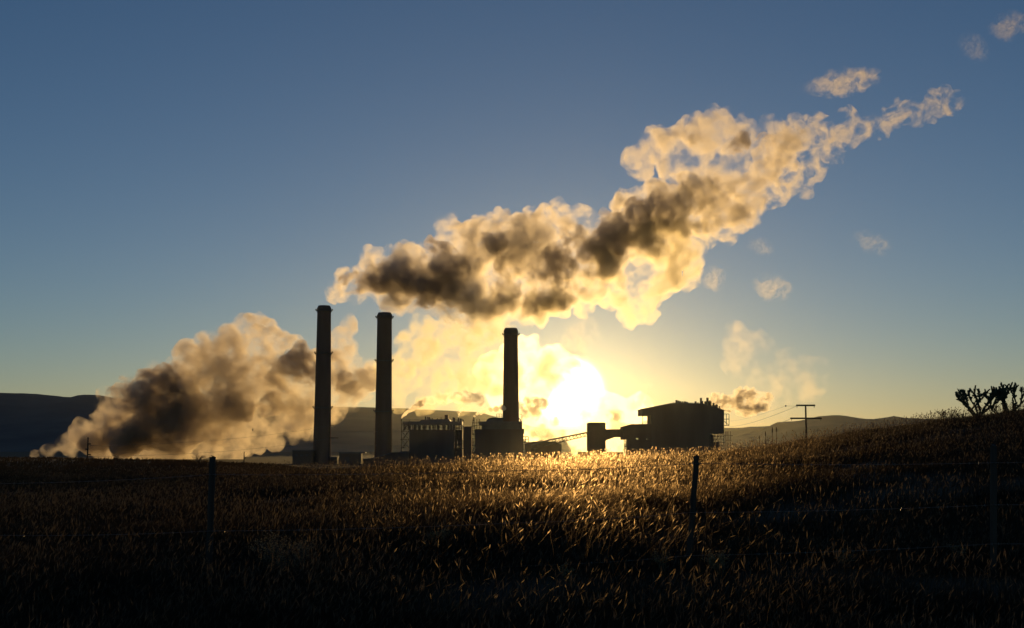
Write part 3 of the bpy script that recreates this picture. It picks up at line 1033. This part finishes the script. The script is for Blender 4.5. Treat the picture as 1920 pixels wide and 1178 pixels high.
# ------------------------------------------------------------------ shrubs, stalks, weeds
def twiggy(name, px, py_base, w_px, h_px, Y, seed, label, cat, stems, rad, mat_t=None, leaves=0, leaf_mat=None, lean=0.0, leaf=0.02, group=None):
    rnd = random.Random(seed)
    p0 = P(px, py_base, Y)
    z0 = gz(p0.x, Y) - 0.03
    W, H = w_px / F * Y / 2, max(h_px / F * Y + (p0.z - z0), h_px / F * Y)
    r = thing(name, (p0.x, Y, z0), label, cat, group)
    st, lv = MB(), MB()

    def leafq(q, s):
        a = rnd.uniform(0, 6.28); t = Vector((math.cos(a), rnd.uniform(-.6, .6), rnd.uniform(-.2, 1))).normalized()
        b = t.cross(Vector((rnd.gauss(0, 1), rnd.gauss(0, 1), rnd.gauss(0, 1)))).normalized()
        n = len(lv.v)
        lv.v += [tuple(q), tuple(q + t * s * .5 + b * s * .3), tuple(q + t * s), tuple(q + t * s * .5 - b * s * .3)]
        lv.f.append([n, n + 1, n + 2, n + 3])

    for i in range(stems):
        a = rnd.uniform(0, 6.28); k = rnd.uniform(.15, 1) ** .7
        top = Vector((p0.x + math.cos(a) * W * k + lean * H, Y + math.sin(a) * W * k, z0 + H * rnd.uniform(.55, 1) * (1.1 - .35 * k)))
        b = Vector((p0.x + math.cos(a) * W * .12, Y + math.sin(a) * W * .12, z0))
        m = b.lerp(top, .5) + Vector((-math.cos(a) * W * .12, 0, H * .06))
        pts = [b, b.lerp(m, .6), m, m.lerp(top, .55), top]
        st.tube(pts, [rad, rad * .85, rad * .65, rad * .45, rad * .2], 4, False)
        for j in range(4):
            t = rnd.uniform(.35, .95)
            q = m.lerp(top, t * .9) if t > .5 else b.lerp(m, t * 1.8)
            e = q + Vector((rnd.gauss(0, .25) * W + math.cos(a) * W * .2, rnd.gauss(0, .25) * W, H * rnd.uniform(.08, .24)))
            st.tube([q, q.lerp(e, .5) + Vector((0, 0, H * .02)), e], [rad * .45, rad * .35, rad * .15], 3, False)
            for _ in range(leaves):
                leafq(q.lerp(e, rnd.uniform(.3, 1.05)), leaf * rnd.uniform(.5, 1.3))
        for _ in range(leaves * 2):
            leafq(m.lerp(top, rnd.uniform(.1, 1.05)), leaf * rnd.uniform(.5, 1.3))
    st.build('stems', mat_t or M_twig, r)
    if lv.f:
        lv.build('seed_tufts', leaf_mat or M_weed, r)
    return r


twiggy('leafless_bush', 370, 868, 30, 16, 235, 1, 'wide leafless bush on the skyline beside the thickest fence post', 'bush', 26, 0.03, lean=.25)
twiggy('leafless_bush', 217, 862, 16, 12, 240, 2, 'small leafless bush on the skyline near the tallest staggered-arm pole', 'bush', 18, 0.03)
for i, (x, yb, h) in enumerate(((1424, 830, 12), (1435, 828, 18), (1448, 824, 22), (1455.5, 822, 20))):
    lab = ('shortest dead mullein stalk of the four on the hill slope', 'mullein stalk standing between the shortest and the tallest one',
           'tallest dead mullein stalk of the four on the hill slope', 'mullein stalk nearest to the crossarm pole')[i]
    p0 = P(x, yb, 58)
    g = gz(p0.x, 58)
    t = P(x + .3, yb - h, 58)
    r = thing('mullein_stalk', (p0.x, 58, g), lab, 'weed', 'dead mullein stalks on the slope')
    MB().tube([(p0.x, 58, g - .05), (p0.x + .01, 58, g + (t.z - g) * .5), (t.x, 58, t.z)], [.016, .014, .008], 5).build('stem', M_twig, r)
    MB().tube([p0.lerp(t, .55) * 1.0, p0.lerp(t, .7), p0.lerp(t, .9), t + Vector((0, 0, .03))], [.014, .026, .022, .008], 6).build('seed_head', M_twig, r)
G2 = 'pale dry weeds catching the sun'
twiggy('dry_weed', 822, 1016, 44, 30, 18, 21, 'spreading pale weed with drooping sprays below the middle of the fence', 'weed', 14, .004, leaves=4, leaf=.035, mat_t=M_weed)
twiggy('dry_weed', 1347, 1092, 44, 62, 15.6, 22, 'brightest feathery weed, close beside the leaning fence post', 'weed', 22, .003, leaves=6, leaf=.022, mat_t=M_weed)
twiggy('dry_weed', 1246, 1085, 34, 56, 15.7, 23, 'upright pale weed on the sunward side of the leaning fence post', 'weed', 10, .003, leaves=4, leaf=.02, mat_t=M_weed, lean=-.15)
twiggy('dry_weed', 1074, 1110, 30, 44, 15, 24, 'leaning weed under the lowest wire, halfway below the sun', 'weed', 9, .003, leaves=4, leaf=.02, mat_t=M_weed, lean=-.35)
twiggy('dry_shrub', 540, 1110, 120, 95, 15.4, 25, 'rounded dry shrub in the dark grass near the thickest fence post', 'shrub', 60, .004, leaves=5, leaf=.02)
twiggy('dry_weed', 1190, 895, 24, 22, 34, 26, 'pale weed tuft in the brightest grass below the power house', 'weed', 12, .006, leaves=5, leaf=.04, mat_t=M_weed)
twiggy('dry_weed', 385, 1075, 16, 40, 15.4, 27, 'thin weed growing against the thickest fence post', 'weed', 6, .003, leaves=3, leaf=.018)
twiggy('dry_weed', 1580, 1070, 40, 40, 16.5, 28, 'dim ragged weed between the leaning post and the post below the hill', 'weed', 14, .003, leaves=4, leaf=.02)
twiggy('dry_weed', 1790, 1055, 40, 40, 17, 29, 'dim weed at the foot of the fence post below the hill', 'weed', 12, .003, leaves=4, leaf=.02)


# ------------------------------------------------------------------ steam plumes
def plume_mesh(blobs, Y, vox, kids=10, seed=1, kid_r=(0.25, 0.5), kid2=4, rough=0.5, flat=1.0, dmul=0.9):
    """billowing closed hull: union of spheres, remeshed, then roughened. Returns verts, faces (tris/quads) in world space"""
    rnd = random.Random(seed)
    sph = []
    for bl in blobs:
        px, py, rp = bl[:3]
        dy = bl[3] if len(bl) > 3 else rnd.uniform(-.4, .4) * rp
        c = P(px, py, Y); m = Y / F
        c.y += dy * m
        R = rp * m * dmul
        sph.append((c, R))
        for _ in range(kids):
            v = Vector((rnd.gauss(0, 1), rnd.gauss(0, 1), rnd.gauss(0, 1))).normalized()
            kr = R * rnd.uniform(*kid_r)
            c2 = c + v * (R * rnd.uniform(.8, 1.0))
            if kr > vox * 1.2:
                sph.append((c2, kr))
                for _ in range(kid2):
                    v2 = (v + Vector((rnd.gauss(0, 1), rnd.gauss(0, 1), rnd.gauss(0, 1))) * .8).normalized()
                    k2 = kr * rnd.uniform(.3, .5)
                    if k2 > vox * 1.1:
                        sph.append((c2 + v2 * kr * .9, k2))
    # template icosphere
    bm = bmesh.new(); bmesh.ops.create_icosphere(bm, subdivisions=2, radius=1.0)
    tv = np.array([v.co[:] for v in bm.verts]); tf = np.array([[v.index for v in f.verts] for f in bm.faces]); bm.free()
    C = np.array([s[0][:] for s in sph]); R = np.array([s[1] for s in sph])
    V = (C[:, None, :] + tv[None] * R[:, None, None]).reshape(-1, 3)
    Fc = (tf[None] + (np.arange(len(sph)) * len(tv))[:, None, None]).reshape(-1, 3)
    o = mesh_np('hull_tmp', V, Fc, M_ground)
    md = o.modifiers.new('remesh', 'REMESH'); md.mode = 'VOXEL'; md.voxel_size = vox; md.adaptivity = 0
    dg = bpy.context.evaluated_depsgraph_get()
    ev = o.evaluated_get(dg)
    me = bpy.data.meshes.new_from_object(ev)
    nv = len(me.vertices)
    co = np.empty(nv * 3, dtype=np.float32); me.vertices.foreach_get('co', co); co = co.reshape(-1, 3).astype(float)
    no = np.empty(nv * 3, dtype=np.float32); me.vertices.foreach_get('normal', no); no = no.reshape(-1, 3).astype(float)
    size = rough
    n1 = np.abs(fbm(co / (vox * 9) + seed, 3) - 0.5) * 2
    n2 = fbm(co / (vox * 3.2) + seed * 3, 2) - 0.5
    co = co + no * ((0.5 - n1) * vox * 3.2 * size + n2 * vox * 2.4 * size)[:, None]
    me.vertices.foreach_set('co', co.astype(np.float32).ravel())
    me.update()
    bpy.data.objects.remove(o)
    return me


def plume(name, Y, layers, origin_px, label, cat='smoke plume', group=None):
    """layers: [(blobs, material, vox, kwargs)], joined into ONE mesh of separate closed islands"""
    off = P(origin_px[0], origin_px[1], Y)
    bm = bmesh.new()
    mats = []
    for i, (blobs, mat, vox, kw) in enumerate(layers):
        me = plume_mesh(blobs, Y, vox, **kw)
        n = len(bm.faces)
        bm.from_mesh(me)
        bm.faces.ensure_lookup_table()
        for f in bm.faces[n:]:
            f.material_index = i
        bpy.data.meshes.remove(me)
        mats.append(mat)
    me = bpy.data.meshes.new(name)
    bm.to_mesh(me); bm.free()
    for m in mats:
        me.materials.append(m)
    me.transform(Matrix.Translation(-off))
    o = bpy.data.objects.new(name, me); COL.objects.link(o); o.location = off
    return tag(o, label, cat, group)


MAIN_V = [(735, 572, 14), (622, 556, 11), (640, 545, 22), (672, 530, 32), (710, 515, 40), (740, 530, 45), (770, 500, 42), (800, 520, 60), (850, 480, 55), (850, 545, 48),
          (905, 455, 50), (910, 530, 65), (960, 470, 62), (970, 550, 52), (1020, 440, 50), (1020, 510, 70), (1065, 440, 45), (1080, 500, 56),
          (1150, 470, 60), (1200, 410, 58), (1250, 390, 52), (1290, 380, 50), (1340, 390, 48), (1370, 400, 42),
          ]
MAIN_L = [(950, 588, 26), (985, 592, 20), (1012, 586, 20), (905, 575, 26), (970, 560, 40), (1040, 560, 32), (1100, 535, 44), (1150, 520, 50), (1210, 490, 60), (1200, 560, 38), (1250, 500, 52), (1290, 450, 44), (1320, 420, 34)]
MAIN_U = [(1200, 300, 30), (1235, 270, 30), (1270, 285, 42), (1310, 265, 42), (1345, 240, 40), (1390, 255, 40), (1330, 325, 50), (1390, 310, 52),
          (1430, 260, 35), (1440, 300, 40), (1400, 360, 42), (1470, 265, 33), (1340, 375, 36), (1290, 370, 30)]
MAIN_TAIL = [(1470, 300, 36), (1490, 275, 32), (1480, 330, 28), (1510, 265, 28), (1525, 300, 24), (1555, 268, 22), (1600, 245, 20), (1635, 240, 18),
             (1680, 220, 18), (1725, 208, 18), (1768, 190, 20), (1795, 186, 12), (1540, 285, 18), (1578, 252, 18), (1618, 240, 15), (1660, 232, 14), (1703, 206, 14), (1748, 196, 13), (1590, 222, 14), (1545, 236, 16), (1720, 226, 10), (1508, 325, 18), (1440, 345, 28), (1410, 380, 26)]
MAIN_C = [(668, 532, 22), (715, 522, 28), (752, 502, 28), (780, 532, 34), (822, 492, 36), (850, 512, 32), (800, 552, 26), (860, 545, 24),
          (930, 455, 20), (955, 500, 24), (950, 540, 22), (1030, 505, 36), (1060, 490, 40), (1110, 470, 40), (1150, 440, 36), (1192, 415, 30),
          (1235, 390, 30), (1270, 378, 22), (1030, 545, 28), (1222, 465, 18), (1390, 268, 18), (1300, 265, 14), (1440, 265, 14)]

S_veil = mat_smoke('steam_body', 0.095, 0.72, 0.030, 0.45, 0.58, 0.025, step=0.03, warp=0.7, fine=0.3, detail=7)
S_low = mat_smoke('steam_low', 0.07, 0.76, 0.030, 0.45, 0.60, 0.02, step=0.03, warp=0.7, fine=0.3, detail=7, color=(0.97, 0.91, 0.73))  # sunlit underside layer: yellow sunlight is tinted into the steam colour
S_upper = mat_smoke('steam_upper', 0.07, 0.72, 0.030, 0.45, 0.60, 0.02, step=0.03, warp=0.7, fine=0.3, detail=7)
S_core = mat_smoke('steam_core', 0.20, 0.55, 0.036, 0.45, 0.60, 0.0, color=(0.95, 0.86, 0.76), step=0.05)
S_tail = mat_smoke('steam_tail', 0.085, 0.72, 0.050, 0.485, 0.64, 0.0, warp=1.3, fine=0.25, step=0.03)
plume('steam_plume', 1040, [(MAIN_V, S_veil, 1.5, dict(kids=22, kid2=7, seed=3, rough=.7, dmul=1.0)),
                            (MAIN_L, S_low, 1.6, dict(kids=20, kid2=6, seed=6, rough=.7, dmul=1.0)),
                            (MAIN_U, S_upper, 1.5, dict(kids=20, kid2=6, seed=4, rough=.7, dmul=1.0)),
                            (MAIN_C, S_core, 1.8, dict(kids=10, seed=5, dmul=1.1)),
                            (MAIN_TAIL, S_tail, 2.0, dict(kids=14, kid_r=(0.3, 0.65), seed=8, dmul=1.25))], (620, 560),
      'huge billowing plume trailing from the chimney tops high into the sky', 'steam plume')

LEFT_V = [(66, 851, 7), (90, 846, 13), (130, 835, 20), (170, 818, 27), (205, 792, 28), (240, 775, 40), (250, 820, 44), (290, 735, 42), (320, 790, 56),
          (355, 700, 38), (385, 680, 42), (400, 760, 66), (440, 650, 42), (490, 632, 36), (470, 720, 62), (530, 665, 32), (540, 730, 56), (600, 700, 46),
          (640, 655, 30), (655, 610, 16), (650, 715, 42), (690, 708, 24), (620, 765, 30), (560, 780, 36), (500, 795, 36), (440, 805, 42), (380, 815, 40), (310, 838, 28), (200, 840, 22), (460, 835, 18), (420, 845, 20), (350, 850, 20)]
LEFT_C = [(310, 725, 26), (270, 762, 38), (330, 800, 42), (240, 815, 32), (180, 832, 18), (400, 800, 26), (450, 760, 22), (560, 682, 26), (510, 760, 18), (650, 715, 15), (350, 745, 20), (590, 700, 18)]
S_lv = mat_smoke('ground_steam', 0.085, 0.68, 0.022, 0.43, 0.60, 0.03, step=0.05, color=(0.97, 0.88, 0.75))
S_lc = mat_smoke('ground_steam_core', 0.22, 0.5, 0.028, 0.42, 0.64, 0.0,  color=(0.93, 0.82, 0.70))
plume('steam_plume', 1400, [(LEFT_V, S_lv, 2.8, dict(kids=16, seed=13, dmul=1.08)), (LEFT_C, S_lc, 3.0, dict(kids=10, seed=14, dmul=1.3))], (60, 856),
      'broad brown low plume rising from the ground behind the two tallest chimneys', 'steam plume')

MID_V = [(765, 640, 28), (760, 700, 42), (810, 655, 42), (830, 720, 40), (870, 640, 46), (890, 700, 48), (930, 640, 42), (945, 700, 42), (850, 610, 30), (920, 600, 30), (790, 610, 24), (880, 595, 26), (725, 690, 26), (740, 740, 26), (800, 755, 24), (870, 755, 24)]
S_mid = mat_smoke('thin_steam', 0.045, 0.74, 0.026, 0.44, 0.60, 0.06, step=0.05, color=(0.94, 0.88, 0.62))  # white steam given the low sun's yellow as its own colour
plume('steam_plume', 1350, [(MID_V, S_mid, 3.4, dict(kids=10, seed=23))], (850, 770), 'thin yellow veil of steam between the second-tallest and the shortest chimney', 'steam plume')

SUN_V = [(920, 690, 30), (950, 720, 36), (965, 670, 30), (930, 740, 24), (1000, 690, 42), (1045, 705, 52), (1010, 750, 36), (1000, 800, 28), (1040, 808, 24), (992, 650, 22), (1160, 782, 42), (1132, 762, 32), (1190, 765, 26), (1125, 800, 28), (1212, 757, 14), (1085, 822, 28), (1080, 770, 34), (1105, 830, 22), (1150, 830, 24)]
SUN_C = [(1155, 785, 20), (1015, 806, 12), (1000, 775, 16), (1040, 790, 10)]
S_sv = mat_smoke('sunlit_steam', 0.09, 0.84, 0.024, 0.43, 0.58, 0.05, step=0.04, fine=0.25, color=(0.99, 0.97, 0.90))
S_sc = mat_smoke('sunlit_core', 0.15, 0.70, 0.05, 0.44, 0.60, 0.0, step=0.06)
plume('steam_plume', 1300, [(SUN_V, S_sv, 2.6, dict(kids=12, seed=33)), (SUN_C, S_sc, 2.2, dict(kids=8, seed=34))], (1080, 850), 'dazzling white steam bank around the sun behind the conveyor', 'steam plume')

RIGHT_V = [(1385, 650, 26), (1380, 620, 14), (1415, 690, 40), (1460, 705, 40), (1500, 705, 34), (1440, 735, 36), (1530, 695, 16)]
S_rv = mat_smoke('faint_steam', 0.022, 0.72, 0.026, 0.47, 0.68, 0.0, step=0.08)
plume('steam_plume', 1250, [(RIGHT_V, S_rv, 3.0, dict(kids=14, seed=43, dmul=1.25))], (1440, 780), 'faint hazy cloud hanging above the small dense puff of the power house', 'steam plume')

PUFF_V = [(1328, 756, 6), (1338, 752, 9), (1352, 752, 12), (1366, 757, 11), (1392, 752, 16), (1408, 742, 10), (1400, 766, 13), (1422, 754, 14), (1438, 748, 9), (1412, 768, 8)]
PUFF_C = [(1344, 752, 8), (1360, 754, 9), (1396, 752, 8)]
S_pv = mat_smoke('vent_steam', 0.40, 0.78, 0.16, 0.42, 0.58, 0.12, step=0.05)
S_pc = mat_smoke('vent_steam_core', 0.32, 0.72, 0.14, 0.45, 0.58, 0.03, step=0.05)
plume('steam_puff', 1030, [(PUFF_V, S_pc, 0.9, dict(kids=16, seed=53, dmul=1.35))], (1330, 760), 'small dense dark puff blowing off the vents of the power house roof', 'steam puff')
S_jet = mat_smoke('vent_jet', 0.8, 0.75, 0.25, 0.40, 0.58, 0.25, step=0.05)
S_jt = mat_smoke('vent_jet_thin', 0.30, 0.78, 0.20, 0.44, 0.57, 0.04, step=0.05)
JET1 = [(753.5, 783, 2.0), (755.5, 780.5, 2.4), (758, 778, 2.9), (761, 775.5, 3.3), (764, 773, 3.8), (767.5, 770.5, 4.2), (771, 768, 4.7), (775, 765.5, 5.2), (779, 763, 5.6), (783.5, 760, 6), (788, 757, 6.4)]
JET1B = [(788, 757, 7), (798, 752, 8.5), (810, 751, 9), (824, 747, 10.5), (840, 746, 11), (858, 746, 12), (876, 748, 13), (898, 750, 12)]
plume('steam_puff', 1001, [(JET1, S_jet, 0.6, dict(dmul=0.9, kids=9, seed=63)), (JET1B, S_jt, 0.8, dict(kids=12, seed=64))], (753, 785), 'long rising steam jet from the braced stair tower of the first boiler house', 'steam puff')
JET2 = [(889.5, 781, 2.2), (895, 777, 3), (902, 774, 4), (910, 771, 5), (919, 769, 6), (930, 767, 6.5), (942, 765, 7)]
plume('steam_puff', 1008, [(JET2, S_jet, 0.7, dict(dmul=0.8, kids=8, seed=73))], (889, 783), 'steam jet from the vent beside the narrow lift tower', 'steam puff')
JET3 = [(968, 760, 8), (978, 762, 9), (990, 756, 11), (1004, 756, 12), (1018, 758, 12), (1000, 772, 11), (1034, 764, 9), (985, 776, 9)]
plume('steam_puff', 1045, [(JET3, S_jt, 0.8, dict(kids=10, seed=83))], (968, 775), 'curling puff emerging from behind the shortest chimney towards the sun', 'steam puff')
JET4 = [(859.5, 781, 1.8), (861, 777, 2.4), (863.5, 772, 3), (866, 767, 3.4)]
plume('steam_puff', 1012, [(JET4, S_jet, 0.6, dict(dmul=0.8, kids=6, seed=93))], (860, 783), 'tiny upright steam wisp above the pipe rack of the first boiler house', 'steam puff')


def wisp(px, py, wx, wz, Y, tilt, dens, seed, label):
    m = Y / F
    ax, az = wx * m / 2, wz * m / 2
    ay = (ax + az) / 2
    bm = bmesh.new(); bmesh.ops.create_icosphere(bm, subdivisions=4, radius=1.0)
    V = np.array([v.co[:] for v in bm.verts])
    k = 1 + (fbm(V * 1.6 + seed, 3) - .5) * .9
    V = V * k[:, None]
    for v, q in zip(bm.verts, V):
        v.co = (q[0] * ax, q[1] * ay, q[2] * az)
    me = bpy.data.meshes.new('steam_wisp'); bm.to_mesh(me); bm.free()
    mm = mat_smoke('wisp_steam', dens, 0.7, 1.5 / min(ax, az), 0.46, 0.72, 0.0, step=0.08, warp=1.0, fine=0.12, detail=4.0, rgh=0.6, sphere=(ax * 1.15, ay * 1.15, az * 1.15))
    me.materials.append(mm)
    o = bpy.data.objects.new('steam_wisp', me); COL.objects.link(o)
    o.location = P(px, py, Y); o.rotation_euler = (0, -math.radians(tilt), 0)
    tag(o, label, 'cloud wisp', 'torn-off steam wisps in the sky')


wisp(1585, 155, 162, 62, 1060, 8, 0.150, 1, 'ragged wisp floating above the tail end of the huge plume')
wisp(1893, 48, 82, 62, 1060, 10, 0.120, 2, 'high pinkish wisp farthest from the plume, in the corner of the sky')
wisp(1828, 88, 50, 75, 1060, 50, 0.060, 3, 'very faint streak of vapour between the highest wisp and the plume tail')
wisp(1338, 522, 50, 59, 1060, 20, 0.135, 4, 'small round wisp just off the lower flank of the huge plume')
wisp(1448, 540, 82, 59, 1060, -10, 0.120, 5, 'small bright wisp alone in the sky above the faint hazy cloud')
wisp(1635, 455, 82, 45, 1060, -25, 0.060, 6, 'faint slanting streak alone in the sky above the crossarm pole')
wisp(1427, 462, 37, 62, 1060, 70, 0.060, 7, 'faint upright wisp under the upper bulge of the huge plume')
wisp(1080, 640, 112, 94, 1150, 40, 0.075, 8, 'torn wisp just above the sun beside the shortest chimney top')
wisp(1213, 724, 32, 12, 1060, 5, 0.240, 9, 'tiny bright wisp above the open bay of the power house')

# ------------------------------------------------------------------ haze
hz = MB().box((-6500, -60, -16), (6500, 8950, 430)).build('haze', None)
hz.data.materials.clear()
mh, n, l, out = mat_base('haze_air')
v = n.new('ShaderNodeVolumePrincipled')
v.inputs['Color'].default_value = (0.90, 0.93, 0.78, 1)
v.inputs['Density'].default_value = 0.7e-5
v.inputs['Anisotropy'].default_value = 0.9
l.new(v.outputs[0], out.inputs['Volume'])
mh.cycles.homogeneous_volume = True
hz.data.materials.append(mh)
tag(hz, 'thin warm haze filling the air over the valley', 'haze', kind='stuff')
